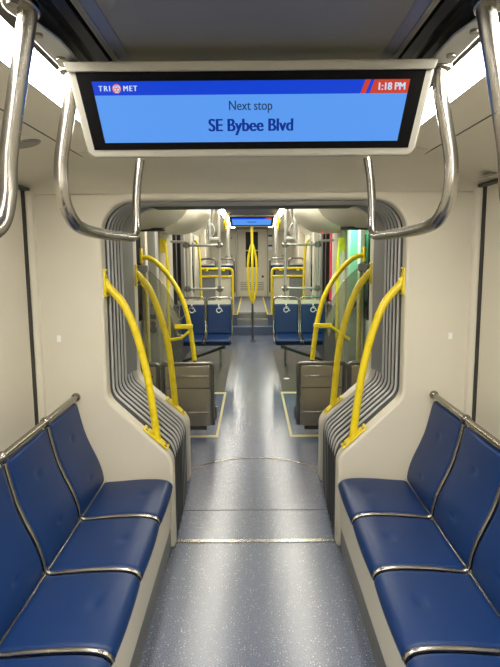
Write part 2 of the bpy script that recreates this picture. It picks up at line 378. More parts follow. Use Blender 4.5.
# ---- end wall of the far car
struct('wall_far', box(((-1.25, 17.4, 0.4), (1.25, 17.46, 2.6))), 'creamfar', smooth=False)
cd = tag(link('door_1', box(((-0.43, 17.36, 0.41), (0.43, 17.4, 2.47))), 'creamfar', bev=0.01), kind='structure')
link('door_window', box(((-0.19, 17.345, 1.83), (0.19, 17.365, 2.38))), 'dark', cd)
link('door_window', box(((-0.19, 17.345, 1.31), (0.19, 17.365, 1.80))), 'dark', cd)
g = [((-0.36, 17.35, 0.60 + 0.055 * k), (0.36, 17.36, 0.62 + 0.055 * k)) for k in range(5)]
link('vent_grille', box(*g), 'alu', cd)
link('door_handle', disc((0.33, 17.35, 1.02), 'y', 0.035, 0.03), 'btn', cd)
struct('trim_door_frame', box(((-0.5, 17.35, 0.41), (-0.46, 17.4, 2.5)), ((0.46, 17.35, 0.41), (0.5, 17.4, 2.5))), 'greymetal')
for z, nm in ((2.23, 'upper'), (1.93, 'lower')):
    p = thing('notice_poster', '%s of the two white notices with blue headings beside the far end door' % nm, 'notice', (0.56, 17.395, z), 'notices beside the end door')
    link('sheet', box(((0.5, 17.388, z - 0.11), (0.63, 17.399, z + 0.07))), 'paper', p)
    link('heading', box(((0.5, 17.384, z), (0.63, 17.389, z + 0.06))), 'bluelab', p)
for x, z in ((-0.62, 2.2), (-0.62, 1.65), (0.95, 1.65)):
    struct('trim_bolt', disc((x, 17.395, z), 'y', 0.022, 0.02), 'btn')

# ---- doors, columns and windows on the far car's sides
green = {-1: '', 1: ''}
for s, side in ((-1, 'left'), (1, 'right')):
    d = tag(link('door_%d' % (2 if s < 0 else 3), box(((s * 1.27, 4.6, 0.05), (s * 1.30, 5.55, 0.95)), ((s * 1.27, 5.62, 0.05), (s * 1.30, 6.58, 0.95)), ((s * 1.27, 4.6, 1.9), (s * 1.30, 6.58, 2.1)),
        ((s * 1.27, 4.6, 0.9), (s * 1.30, 4.72, 1.95)), ((s * 1.27, 5.43, 0.9), (s * 1.30, 5.55, 1.95)), ((s * 1.27, 5.62, 0.9), (s * 1.30, 5.74, 1.95)), ((s * 1.27, 6.46, 0.9), (s * 1.30, 6.58, 1.95))), 'greendoor', smooth=False), kind='structure')
    link('door_glass', box(((s * 1.28, 4.7, 0.93), (s * 1.29, 5.45, 1.92))), 'dark', d); link('door_glass', box(((s * 1.28, 5.72, 0.93), (s * 1.29, 6.48, 1.92))), 'dark', d)
    link('door_seal', box(((s * 1.255, 5.55, 0.03), (s * 1.3, 5.62, 2.1)), ((s * 1.24, 6.58, 0.03), (s * 1.3, 6.64, 2.1))), 'rubber', d)
    struct('trim_door_post_' + side, box(((s * 1.19, 6.30, 0), (s * 1.25, 6.42, 2.1))), 'cream', bev=0.01)
    # second doorway further on
    d2 = tag(link('door_%d' % (4 if s < 0 else 5), box(((s * 1.27, 10.72, 0.05), (s * 1.30, 12.28, 2.1))), 'greendoor'), kind='structure')
    link('door_glass', box(((s * 1.262, 10.85, 0.9), (s * 1.272, 11.4, 1.95))), 'dark', d2); link('door_glass', box(((s * 1.262, 11.6, 0.9), (s * 1.272, 12.15, 1.95))), 'dark', d2)
    struct('trim_post_' + side, box(((s * 1.2, 10.0, 0), (s * 1.25, 10.3, 2.3)), ((s * 1.2, 10.45, 0), (s * 1.25, 10.6, 2.3))), 'greymetal', bev=0.01)
    # window
    wn = tag(link('window_%d' % (1 if s < 0 else 2), box(((s * 1.262, 8.85, 0.92), (s * 1.28, 10.0, 2.05))), 'dark'), kind='structure')
    link('window_frame', box(((s * 1.248, 8.85, 0.9), (s * 1.262, 8.87, 2.07)), ((s * 1.248, 9.98, 0.9), (s * 1.262, 10.0, 2.07)), ((s * 1.235, 8.85, 0.88), (s * 1.262, 10.0, 0.92)), ((s * 1.235, 8.85, 2.05), (s * 1.262, 10.0, 2.09))), 'greymetal', wn)
    ys = ((8.88, 9.0), (9.45, 9.6)) if s < 0 else ((9.2, 9.32), (9.6, 9.7))
    struct('trim_window_seal_' + side, box(*[((s * 1.2, a, 0.3), (s * 1.25, b, 2.06)) for a, b in ys]), 'slot')
    # equipment column with buttons
    col = thing('equipment_column', ('grey door control column with round black buttons beside the unlit doorway' if s < 0 else 'door control column washed in green light with one round black button'), 'column', (s * 1.2, 6.95, 0), 'door control columns')
    link('column_body', box(((s * 1.13, 6.66, 0), (s * 1.25, 6.82, 2.1))), 'greymetal', col, bev=0.02, seg=3)
    link('button', disc((s * 1.19, 6.65, 1.1 if s > 0 else 0.80), 'y', 0.042, 0.03), 'btn', col)
    if s < 0:
        link('button', disc((s * 1.19, 6.65, 1.10), 'y', 0.018, 0.03), 'btn', col)
        link('button', box(((-1.225, 6.645, 0.93), (-1.16, 6.66, 0.985))), 'btn', col)
        link('emergency_button', disc((s * 1.19, 6.65, 0.875), 'y', 0.03, 0.03), 'red', col)
    struct('trim_pillar_' + side, box(((s * 1.18, 7.5, 0), (s * 1.25, 8.2, 2.1))), 'creamfar', bev=0.03, seg=3)
    # grey panel beneath the window with a dark tall lower box
    struct('wall_lower_' + side, box(((s * 1.12, 8.75, 0), (s * 1.25, 9.95, 0.9))), 'bluedark', bev=0.02)
    struct('trim_pilaster_' + side, box(((s * 1.08, 10.05, 0), (s * 1.24, 10.16, 2.2)), ((s * 1.1, 13.4, 0.4), (s * 1.24, 13.6, 2.3))), 'creamfar', bev=0.02)

# ---- bulging covers above the doors
def bulge(s, y0, y1, xc, zc, rx, rz, label):
    rows = []; ny = 26; na = 24
    for i in range(ny + 1):
        t = -1 + 2 * i / ny; k = (1 - abs(t) ** 3.6) ** (1 / 2.2)
        y = (y0 + y1) / 2 + (y1 - y0) / 2 * t
        rows.append([(s * (xc + rx * k * math.cos(2 * math.pi * j / na)), y, zc + rz * k * math.sin(2 * math.pi * j / na)) for j in range(na + 1)])
    bm = grid(rows); bmesh.ops.remove_doubles(bm, verts=bm.verts, dist=0.0005)
    o = link('door_operator_cover', bm, 'creamfar', angle=80)
    return tag(o, label, 'cover', 'rounded overhead covers')
bulge(-1, 4.3, 6.0, 1.06, 2.2, 0.46, 0.29, 'rounded cream overhead cover above the near doorway with the unlit lamp')
bulge(1, 4.3, 6.0, 1.06, 2.2, 0.46, 0.29, 'rounded cream overhead cover above the green-lit doorway')
bulge(-1, 6.9, 8.42, 1.04, 2.27, 0.47, 0.31, 'farther rounded cream cover above the window beside the hanging straps')
bulge(1, 6.9, 8.42, 1.04, 2.27, 0.47, 0.31, 'farther rounded cream cover above the window with the red glow')
for s in (-1, 1):
    o = thing('doorway_lamp', 'small dark oval lamp under the cover, ' + ('unlit' if s < 0 else 'throwing green light on the doorway'), 'lamp', (s * 0.93, 5.2, 1.92), 'doorway lamps')
    link('lamp_body', disc((s * 0.93, 5.2, 1.915), 'z', 0.13, 0.03, r2=0.035), 'darkalu', o, bev=0.004)
# green doorway spot, added past the lamp body; glowing strip for outside red light
def spot(name, loc, target, energy, color, size, blend=0.6, rad=0.05):
    l = bpy.data.lights.new(name, 'SPOT'); l.energy = energy; l.color = color; l.spot_size = math.radians(size); l.spot_blend = blend; l.shadow_soft_size = rad
    o = bpy.data.objects.new(name, l); C.objects.link(o); o.location = loc
    o.rotation_euler = (Vector(target) - Vector(loc)).to_track_quat('-Z', 'Y').to_euler(); return o
spot('green_doorway_light', (1.08, 6.32, 2.05), (1.22, 7.1, 0.9), 42, (0.10, 1.0, 0.45), 120)
rs = tag(link('red_glow_strip', box(((1.245, 8.92, 0.95), (1.26, 9.12, 2.03))), 'redglow'), 'tall narrow glowing strip standing for red light through the window behind the stanchions', 'window light')  # emissive strip on the pane, in place of red light from outside
tag(link('indicator_light', disc((0.93, 7.5, 1.968), 'z', 0.011, 0.03), 'reddot'), 'tiny red indicator light under the farther overhead cover', 'light')

# =================================================================== NEAR OBJECTS
# ---- benches
SP = 0.462
prof_pan = [(0.478, 0.362), (0.464, 0.388), (0.462, 0.406), (0.474, 0.427), (0.503, 0.441), (0.56, 0.447), (0.65, 0.445), (0.75, 0.437), (0.840, 0.431)]
prof_back = [(0.842, 0.434), (0.849, 0.49), (0.861, 0.535), (0.880, 0.585), (0.907, 0.645), (0.934, 0.716), (0.953, 0.79), (0.965, 0.845), (0.973, 0.886)]
def sheet_solid(prof, s, y0, y1, thick, dimples, inward, taper=0.0):
    """cushion: grid along profile x y, with rounded side edges, given thickness behind"""
    P = smooth_path([(a, 0, b) for a, b in prof], 6); ny = 30; rows = []
    for i, p in enumerate(P):
        t = P[min(i + 1, len(P) - 1)] - P[max(i - 1, 0)]; nrm = Vector((-t.z, 0, t.x)).normalized() * inward
        v = i / (len(P) - 1); row = []
        tp = taper * max(0, (v - 0.8) / 0.2) ** 2
        for j in range(ny + 1):
            u = j / ny; e = min(u, 1 - u) * (y1 - y0); drop = 0.016 * max(0, 1 - e / 0.016) ** 2
            ev = min(v, 1 - v) * 0.45; drop += 0.005 * max(0, 1 - ev / 0.014) ** 2
            d = 0
            for (du, dv, a, sz) in dimples:
                rr = ((u - du + 0.6 * (v - dv)) / (sz * 1.6)) ** 2 + ((v - dv) / (sz * 0.55)) ** 2; d += a * math.exp(-rr)
            crown = 0.006 * (1 - (2 * u - 1) ** 2)
            y = y0 + tp + (y1 - y0 - 2 * tp) * u
            q = p + nrm * (crown - drop - d)
            row.append((s * q.x, y, q.z))
        rows.append(row)
    bm = grid(rows)
    # back side
    back = []
    for i, p in enumerate(P):
        t = P[min(i + 1, len(P) - 1)] - P[max(i - 1, 0)]; nrm = Vector((-t.z, 0, t.x)).normalized() * inward
        q = p - nrm * thick; back.append([(s * q.x, y0 + 0.004, q.z), (s * q.x, y1 - 0.004, q.z)])
    bm2V = [[bm.verts.new(a) for a in r] for r in back]
    for i in range(len(bm2V) - 1): bm.faces.new((bm2V[i][0], bm2V[i][1], bm2V[i + 1][1], bm2V[i + 1][0]))
    bm.verts.ensure_lookup_table(); n = ny + 1
    for i in range(len(P) - 1):
        bm.faces.new((bm.verts[i * n], bm.verts[(i + 1) * n], bm2V[i + 1][0], bm2V[i][0]))
        bm.faces.new((bm.verts[i * n + ny], bm.verts[(i + 1) * n + ny], bm2V[i + 1][1], bm2V[i][1]))
    for i in (0, len(P) - 1):
        vs = [bm.verts[i * n + j] for j in range(n)]; bm.faces.new(vs + [bm2V[i][1], bm2V[i][0]])
    return bm
seat_names = ['touching the portal wall', 'second from the portal wall', 'third from the portal wall', 'fourth, cut off by the picture edge']
for s, side in ((-1, 'left'), (1, 'right')):
    for k in range(4):
        y1 = 3.0 - k * SP; y0 = y1 - SP
        t = thing('bench_chair', 'blue vinyl seat of the %s bench, %s' % (side, seat_names[k]), 'seat', (s * 0.65, (y0 + y1) / 2, 0.33), 'blue bench seats')
        link('seat_cushion', sheet_solid(prof_pan, s, y0 + 0.010, y1 - 0.010, 0.03, [(0.5, 0.66, 0.009, 0.045)], 1), 'blue', t, angle=60)
        link('backrest', sheet_solid(prof_back, s, y0 + 0.010, y1 - 0.010, 0.025, [(0.5, 0.26, 0.009, 0.035), (0.5, 0.68, 0.009, 0.035)], 1, taper=0.008), 'blue', t, angle=60)
        # steel divider following the profile on the near side
        pth = smooth_path([(s * (a + (0.001 if b > 0.41 and a > 0.83 else 0)), y0, b - 0.002) for a, b in prof_pan[2:-1] + [(0.832, 0.433)] + prof_back[1:]], 5)
        link('divider_strip', tube(pth, 0.0095, seg=10), 'steel', t)
        link('back_rail', tube([(s * 0.983, y0 + 0.004, 0.912), (s * 0.983, y1 - 0.004, 0.912)], 0.016, seg=16), 'steel', t)
        jb = bmesh.new(); bmesh.ops.create_uvsphere(jb, u_segments=16, v_segments=10, radius=0.025)
        for v in jb.verts: v.co += Vector((s * 0.983, y1 - 0.004, 0.912))
        link('rail_joint', jb, 'steel', t)
        link('crease_strip', tube([(s * 0.836, y0 + 0.012, 0.4345), (s * 0.836, y1 - 0.012, 0.4345)], 0.0016, seg=8), 'steel', t)
    b = thing('bench_plinth', 'cream boxed base under the %s bench with a steel kick plate' % side, 'bench base', (s * 0.75, 1.5, 0), 'bench bases')
    link('base_panel', prism(sx(s, [(0.487, 0.13), (0.481, 0.345), (0.50, 0.355), (1.02, 0.355), (1.02, 0.13)]), 'y', 1.0, 3.04), 'cream', b, bev=0.004)
    link('kick_plate', box(((s * 0.49, 1.0, 0.0), (s * 0.51, 3.04, 0.13))), 'kick', b, bev=0.002)

# ---- yellow grab bars on both portals
def grab_bar(s, y, pts, plate_top, plate_bot, r, label):
    t = thing('grab_bar', label, 'grab bar', (s * abs(pts[-1][0]), y, pts[-1][1]), 'curved yellow grab bars')
    P = smooth_path([(s * a, y - c, b) for a, b, c in pts], 8)
    link('bar', tube(P, r, seg=18), 'yellow', t)
    (z0, z1, x) = plate_top
    pl = link('mounting_plate', box(((s * (x - 0.012), y - 0.03, z0), (s * (x + 0.004), y + 0.03, z1))), 'yellow', t, bev=0.008, seg=3)
    for z in (z0 + 0.02, z1 - 0.02): link('screw', tube([(s * (x - 0.015), y, z), (s * (x - 0.010), y, z)], 0.009, seg=12), 'steel', pl)
    (x0, z0, x1, z1) = plate_bot
    d = Vector((x1 - x0, 0, z1 - z0)); n = Vector((-d.z, 0, d.x)).normalized() * 0.009 * (1 if d.x < 0 else -1)
    n = Vector((-abs(n.x), 0, abs(n.z)))
    pl = link('mounting_plate', prism(sx(s, [(x0, z0), (x1, z1), (x1 + n.x, z1 + n.z), (x0 + n.x, z0 + n.z)]), 'y', y - 0.04, y + 0.04), 'yellow', t, bev=0.006, seg=3)
    for u in (0.12, 0.88):
        for dy in (-0.02, 0.02):
            c = Vector((x0 + (x1 - x0) * u + n.x, 0, z0 + (z1 - z0) * u + n.z)); e = n.normalized() * 0.003
            link('screw', tube([(s * (c.x - e.x), y + dy, c.z - e.z), (s * (c.x + e.x), y + dy, c.z + e.z)], 0.008, seg=12), 'dullsteel', pl)
barA = [(0.822, 1.548, 0.0), (0.80, 1.51, 0), (0.72, 1.41, 0), (0.655, 1.24, 0), (0.608, 1.03, 0), (0.580, 0.83, 0), (0.558, 0.64, 0)]
barB = [(0.848, 1.56, 0), (0.82, 1.53, 0), (0.75, 1.435, 0), (0.68, 1.24, 0), (0.628, 1.02, 0), (0.605, 0.80, 0), (0.587, 0.575, 0)]
for s, side in ((-1, 'left'), (1, 'right')):
    grab_bar(s, 3.09, barA, (1.455, 1.61, 0.822), (0.635, 0.71, 0.50, 0.585), 0.0215, 'curved yellow grab bar on the %s side of the near portal frame' % side)
    grab_bar(s, 4.06, barB, (1.465, 1.62, 0.85), (0.655, 0.63, 0.52, 0.505), 0.023, 'curved yellow grab bar on the %s side of the second portal frame beyond the bellows' % side)

# ---- overhead loops
def loop(name_y, s, near, label):
    t = thing('overhead_grab_loop', label, 'grab handle', (s * 0.48, name_y, 2.12), 'steel overhead grab loops')
    link('tube', tube(near, 0.0175, seg=18), 'steel', t)
    return t
for s, side in ((-1, 'left'), (1, 'right')):
    pts = [(0.448, 1.45, 2.14), (0.456, 1.45, 2.07), (0.474, 1.45, 1.99), (0.489, 1.45, 1.91), (0.490, 1.455, 1.83), (0.482, 1.49, 1.778), (0.478, 1.57, 1.756), (0.487, 1.8, 1.75), (0.500, 2.1, 1.752), (0.508, 2.36, 1.755), (0.508, 2.43, 1.768), (0.507, 2.455, 1.81), (0.506, 2.46, 1.90), (0.497, 2.46, 2.0), (0.482, 2.46, 2.085)]
    t = loop(1.45, s, smooth_path(sx(s, pts), 6), 'steel grab loop hanging from the ceiling just behind the %s edge of the screen' % side)
    link('flange', disc((s * 0.448, 1.45, 2.132), 'z', 0.032, 0.012), 'steel', t)
    pts = [(0.418, 1.10, 2.14), (0.427, 1.10, 2.09), (0.451, 1.10, 1.98), (0.473, 1.10, 1.87), (0.479, 1.095, 1.79), (0.49, 1.07, 1.735), (0.515, 1.0, 1.715), (0.53, 0.8, 1.712), (0.53, 0.3, 1.712), (0.52, 0.1, 1.72), (0.515, 0.06, 1.76), (0.50, 0.05, 1.86), (0.47, 0.05, 2.13)]
    t = loop(1.1, s, smooth_path(sx(s, pts), 6), 'steel grab loop nearest the camera, cut off by the %s picture edge' % side)
    link('flange', disc((s * 0.428, 1.09, 2.132), 'z', 0.030, 0.014, r2=0.05), 'steel', t, bev=0.003)
    link('screw', disc((s * 0.430, 1.055, 2.122), 'z', 0.010, 0.006), 'dullsteel', t)
    # bracket plate carrying the screen and the loops
    br = thing('ceiling_bracket', 'pale metal bracket plate with screws above the %s corner of the screen' % side, 'bracket', (s * 0.45, 1.3, 2.13), 'ceiling bracket plates')
    link('plate', prism(sx(s, [(0.432, 1.17), (0.455, 1.17), (0.470, 1.22), (0.474, 1.47), (0.46, 1.50), (0.43, 1.49), (0.415, 1.40), (0.415, 1.26)]), 'z', 2.132, 2.140), 'greymetal', br, bev=0.003)
    for xx, yy in ((0.447, 1.22), (0.447, 1.36)): link('screw', disc((s * xx, yy, 2.130), 'z', 0.010, 0.008), 'steel', br)

# ---- screens
def screen(name, loc, W, label, near=True):
    """built in its own frame: x right, v up along the tilted face, n towards the viewer; outline tapers to the bottom"""
    t = thing(name, label, 'screen', loc, 'hanging information screens')
    k = W / 0.845
    tilt = math.radians(12)
    R = Matrix.Translation(Vector(loc)) @ Matrix.Rotation(math.pi / 2 , 4, 'X') @ Matrix.Rotation(tilt if True else 0, 4, 'X')
    # local: X right, Y up, Z toward viewer
    def poly(pts, z0, z1, nm, m, bev=0, par=None):
        bm = prism([(a * k, b * k) for a, b in pts], 'z', z0 * k, z1 * k)
        for v in bm.verts: v.co = R @ v.co
        return link(nm, bm, m, par or t, bev=bev, seg=3)
    def trap(a, b, zt, zb): return [(-a, zt), (a, zt), (b, zb), (-b, zb)]
    wt = 0.4225; wb = 0.389
    def hw(v): return wb + (wt - wb) * (v + 0.209) / 0.209    # half width at height v (v=0 top)
    outer = [(-wt, 0), (wt, 0)] + [(wb + 0.002, -0.196), (wb - 0.014, -0.209), (-wb + 0.014, -0.209), (-wb - 0.002, -0.196)]
    poly(outer, -0.048, 0.0, 'housing', 'housing', bev=0.006 * k)
    # raised rim on four sides
    i = 0.019
    poly([(-wt, 0), (wt, 0), (wt - 0.006, -0.021), (-wt + 0.006, -0.021)], -0.01, 0.012, 'top_lip', 'housing', bev=0.003 * k)
    poly([(-hw(-.021) + i, -0.021), (hw(-.021) - i, -0.021), (hw(-.190) - i, -0.190), (-hw(-.190) + i, -0.190)], -0.004, 0.002, 'glass_bezel', 'screenblk')
    # picture
    pt, pb = 0.3645, 0.3455; vt, vb = -0.041, -0.174
    def pw(v): return pb + (pt - pb) * (v - vb) / (vt - vb)
    vh = -0.0705
    d = poly([(-pw(vh), vh), (pw(vh), vh), (pb, vb), (-pb, vb)], 0.002, 0.0032, 'display', 'lcd_body')
    poly([(-pt, vt), (pt, vt), (pw(vh), vh), (-pw(vh), vh)], 0.002, 0.0032, 'header_bar', 'lcd_head')
    L = 0.004
    poly([(0.284, vt), (pt, vt), (pw(vh), vh), (0.273, vh)], L - 0.0008, L, 'clock_field', 'lcd_red')
    poly([(0.263, vt), (0.275, vt), (0.264, vh), (0.252, vh)], L - 0.0008, L, 'slanted_stripe', 'lcd_red')
    def T(body, size, x, v, m, nm, sxx=0.85, align='CENTER', bold=0.0, z=L, sp=1.0):
        text(body, size * k, m, t, R @ Matrix.Translation((x * k, v * k, z * k)), sxx, nm, align, bold * k, sp)
    if near:
        T('TRI', 0.0165, -0.336, -0.0565, 'lcd_white', 'lettering', 0.92, bold=0.0005, sp=1.35)
        T('MET', 0.0165, -0.277, -0.0565, 'lcd_white', 'lettering', 0.92, bold=0.0005, sp=1.25)
        for nm, r, m, z in (('logo_ring', 0.0105, 'lcd_red', 0.0042), ('logo_disc', 0.0088, 'lcd_white', 0.0046)):
            bm = tube([(0, 0, (z - 0.0004) * k), (0, 0, z * k)], r * k, seg=28)
            for v in bm.verts: v.co = R @ (v.co + Vector((-0.308 * k, -0.0565 * k, 0)))
            link(nm, bm, m, t)
        bm = bmesh.new()
        for j in range(3):
            a = math.radians(90 + 120 * j)
            c = Vector((-0.308 * k + 0.0038 * k * math.cos(a), -0.0565 * k + 0.0038 * k * math.sin(a), 0.0048 * k))
            add_tube(bm, [c + Vector((math.cos(b) * 0.0035 * k, math.sin(b) * 0.0035 * k, 0)) for b in [2 * math.pi * q / 16 for q in range(16)]], 0.0009 * k, seg=6, closed=True)
        for v in bm.verts: v.co = R @ v.co
        link('logo_swirl', bm, 'lcd_red', t)
        T('1:18 PM', 0.0225, 0.3225, -0.0565, 'lcd_white', 'lettering', 0.88, bold=0.0008)
        T('Next stop', 0.0295, -0.001, -0.095, 'lcd_grey', 'lettering', 0.84, bold=0.0003)
        T('SE Bybee Blvd', 0.0395, 0.000, -0.138, 'lcd_text', 'lettering', 0.885, bold=0.0014)
    else:
        T('SE Bybee Blvd', 0.034, 0.0, -0.12, 'lcd_text', 'lettering', 0.82, bold=0.0009)
    # mounting arms up to the ceiling
    for sg in (() if near else (-1, 1)):
        poly([(sg * 0.36, 0.0), (sg * 0.39, 0.0), (sg * 0.39, 0.06), (sg * 0.36, 0.06)], -0.05, -0.03, 'mounting_arm', 'darkalu')
    return t
screen('information_screen', (-0.0115, 1.37, 2.125), 0.862, 'large hanging passenger screen reading Next stop SE Bybee Blvd')
screen('information_screen', (-0.004, 10.75, 2.42), 0.88, 'small distant hanging screen showing a blue display above the centre pole', near=False)

# ---- speaker grilles in the coves
for s, side, c, nrm in ((-1, 'left', (-0.90, 2.29, 2.1225), (0.23, 0, -0.97)), (1, 'right', (1.13, 2.75, 2.052), (0.3, 0, -0.95))):
    sp = thing('speaker_grille', ('oval speaker grille with dark perforations in the left ceiling cove' if s < 0 else 'small speaker grille low in the right ceiling cove beside the portal'), 'speaker', c, 'speaker grilles')
    link('rim', disc(c, nrm, 0.058, 0.008, seg=32), 'housing', sp, bev=0.002)
    c2 = Vector(c) + Vector(nrm).normalized() * 0.004
    link('mesh_cover', disc(c2, nrm, 0.048, 0.004, seg=32), 'alu', sp)

# =================================================================== FAR CAR OBJECTS
# ---- folded jump seats seen from behind
def folded_seat(s, x0, x1, label):
    t = thing('folded_chair', label, 'folded seat', (s * (x0 + x1) / 2, 5.1, 0.09), 'folded seats beyond the portal')
    xa, xb = s * x0, s * x1
    fr = fillet([(xa, 5.1, 0.10), (xa, 5.1, 0.685), (xb, 5.1, 0.685), (xb, 5.1, 0.10)], 0.03, 5)
    link('frame', tube(fr, 0.018, seg=12), 'dullsteel', t)
    a, b = min(xa, xb) + 0.02, max(xa, xb) - 0.02
    link('back_shell', box(((a, 5.085, 0.09), (b, 5.125, 0.665))), 'shell', t, bev=0.006)
    link('shell_rib', box(((a + 0.03, 5.073, 0.555), (b - 0.03, 5.087, 0.575))), 'steel', t, bev=0.003)
    link('shell_rib', box(((a + 0.03, 5.073, 0.21), (b - 0.03, 5.087, 0.23))), 'steel', t, bev=0.003)
    link('shell_seam', box(((a + 0.01, 5.08, 0.455), (b - 0.01, 5.088, 0.46))), 'darkalu', t)
    link('seat_pan', box(((a, 5.13, 0.16), (b, 5.20, 0.62))), 'blue', t, bev=0.02, seg=3)
    hk = fillet([(xa, 5.12, 0.13), (xa - s * 0.028, 5.12, 0.15), (xa - s * 0.03, 5.12, 0.27)], 0.02)
    link('release_lever', tube(hk, 0.010, seg=10), 'steel', t)
    link('support_arm', box(((s * (x0 + 0.06), 5.10, 0.05), (s * (x1 - 0.03), 5.17, 0.095)), ((s * (x1 - 0.10), 5.12, 0.0), (s * (x1 - 0.05), 5.16, 0.06))), 'darkalu', t)
for s, side in ((-1, 'left'), (1, 'right')):
    folded_seat(s, 0.385 if s < 0 else 0.415, 0.845, 'folded steel-backed seat beside the aisle on the %s, behind the second portal' % side)
    folded_seat(s, 0.885, 1.21, 'folded steel-backed seat against the %s wall, mostly hidden by the second portal' % side)

# ---- wheelchair symbol as thin white shapes
def wheelchair_bm(cx, cz, y, k):
    bm = bmesh.new(); r = 0.006 * k
    def P(a, b): return (cx + a * k, y, cz + b * k)
    add_tube(bm, [(cx - 0.004 * k, y - 0.001, cz + 0.052 * k), (cx - 0.004 * k, y + 0.001, cz + 0.052 * k)], 0.011 * k, seg=14)
    add_tube(bm, [P(-0.004, 0.038), P(-0.001, 0.003), P(0.026, 0.003), P(0.038, -0.030), P(0.048, -0.027)], r, seg=6, ry=r)
    add_tube(bm, [P(-0.003, 0.02), P(0.020, 0.02)], r * 0.8, seg=6)
    arcp_ = [P(-0.004 + 0.029 * math.cos(math.radians(a)), -0.018 + 0.029 * math.sin(math.radians(a))) for a in range(100, 345, 15)]
    add_tube(bm, arcp_, r * 0.9, seg=6)
    return bm
# ---- blue priority seats facing the camera
def priority_seat(xa, xb, label):
    t = thing('priority_chair', label, 'seat', ((xa + xb) / 2, 8.2, 0.42), 'blue priority seats across the far car')
    fr = fillet([(xa, 8.32, 0.50), (xa, 8.38, 0.7), (xa, 8.42, 1.05), (xb, 8.42, 1.05), (xb, 8.38, 0.7), (xb, 8.32, 0.50)], [0, 0.02, 0.07, 0.07, 0.02, 0], 6)
    link('frame', tube(fr, 0.015, seg=12), 'steel', t)
    a, b = xa + 0.014, xb - 0.014
    bm = prism([(8.30, 0.52), (8.355, 0.94), (8.38, 0.955), (8.40, 0.94), (8.345, 0.51)], 'x', a, b)
    link('backrest', bm, 'blue', t, bev=0.012, seg=3)
    link('backrest_shell', prism([(8.347, 0.52), (8.402, 1.005), (8.416, 1.005), (8.36, 0.5)], 'x', a, b), 'cream', t)
    link('seat_cushion', prism([(7.92, 0.425), (7.905, 0.455), (7.93, 0.485), (8.3, 0.505), (8.33, 0.54), (8.34, 0.46), (8.3, 0.43)], 'x', a, b), 'blue', t, bev=0.012, seg=3)
    for xx in (xa, xb): link('hinge', box(((xx - 0.012, 7.90, 0.42), (xx + 0.012, 8.36, 0.47)), ((xx - 0.014, 8.26, 0.42), (xx + 0.014, 8.36, 0.55))), 'steel', t, bev=0.004)
    link('wheelchair_symbol', wheelchair_bm((xa + xb) / 2 + 0.0, 0.885, 8.338, 1.15), 'white', t)
for s, side in ((-1, 'left'), (1, 'right')):
    xs2 = [(0.315, 0.690), (0.715, 1.095)]
    for j, (a, b) in enumerate(xs2):
        lo, hi = min(s * a, s * b), max(s * a, s * b)
        priority_seat(lo, hi, 'blue priority seat with white wheelchair symbol, %s bank, %s' % (side, 'beside the aisle' if j == 0 else 'nearer the wall'))
    sup = thing('seat_support', 'dark slanting cantilever beam under the %s bank of blue priority seats' % side, 'support', (s * 0.8, 8.1, 0), 'seat support beams')
    bm = tube([(s * 0.40, 8.0, 0.37), (s * 1.22, 8.05, 0.08)], 0.022, seg=8, ry=0.035); link('beam', bm, 'darkalu', sup)
    link('seat_rail', box(((s * 0.33, 7.98, 0.385), (s * 1.22, 8.05, 0.42)), ((s * 1.15, 7.9, 0.0), (s * 1.24, 8.1, 0.36))), 'darkalu', sup)

# ---- grey stanchion frames behind the priority seats
for s, side in ((-1, 'left'), (1, 'right')):
    t = thing('stanchion', 'grey tubular stanchion frame rising behind the %s bank of priority seats' % side, 'stanchion', (s * 0.49, 8.5, 0), 'grey stanchion frames')
    r = 0.021
    link('post', tube([(s * 0.495, 8.5, 0.0), (s * 0.495, 8.5, 2.44)], r, seg=12), 'greymetal', t)
    link('post', tube([(s * 0.985, 8.5, 1.0), (s * 0.985, 8.5, 1.84)], r, seg=12), 'greymetal', t)
    link('cross_rail', tube([(s * 0.495, 8.5, 1.83), (s * 1.0, 8.5, 1.83)], r, seg=12), 'greymetal', t)
    link('cross_rail', tube([(s * 0.495, 8.5, 1.175), (s * 0.985, 8.5, 1.175)], r * 0.9, seg=12), 'greymetal', t)
    link('cross_rail', tube([(s * 0.98, 8.5, 1.88), (s * 1.25, 8.5, 1.89)], r * 0.9, seg=12), 'greymetal', t)
    for x, z in ((0.495, 1.83), (0.985, 1.83), (0.495, 1.175), (0.985, 1.175)):
        bm = bmesh.new()
        add_tube(bm, [(s * x, 8.5, z - 0.045), (s * x, 8.5, z + 0.045)], 0.034, seg=12); add_tube(bm, [(s * (x - 0.05), 8.5, z), (s * (x + 0.05), 8.5, z)], 0.03, seg=12)
        link('coupling', bm, 'alu', t)
    link('offset_bracket', box(((s * 0.48, 8.48, 1.90), (s * 0.64, 8.52, 1.945))), 'greymetal', t, bev=0.01)
    link('post', tube([(s * 0.64, 8.5, 1.9), (s * 0.64, 8.5, 2.44)], 0.024, seg=12), 'greymetal', t)
    # hanging strap
    for q in range(2):
        hs = thing('hanging_strap', 'grey strap handle hanging beside the %s stanchion, %s one' % (side, ('front', 'rear')[q]), 'strap', (s * 0.72, 9.0 + 0.3 * q, 2.2), 'hanging strap handles')
        yy = 9.0 + 0.35 * q
        link('strap', tube([(s * 0.60, yy, 2.44), (s * (0.64 + 0.03 * q), yy, 2.17)], 0.006, seg=8, ry=0.016), 'greymetal', hs)
        c = Vector((s * (0.655 + 0.03 * q), yy, 2.07))
        link('handle', tube([c + Vector((0.06 * math.cos(a), 0, 0.10 * math.sin(a))) for a in [2 * math.pi * j / 20 for j in range(20)]], 0.012, seg=8, closed=True), 'greymetal', hs)

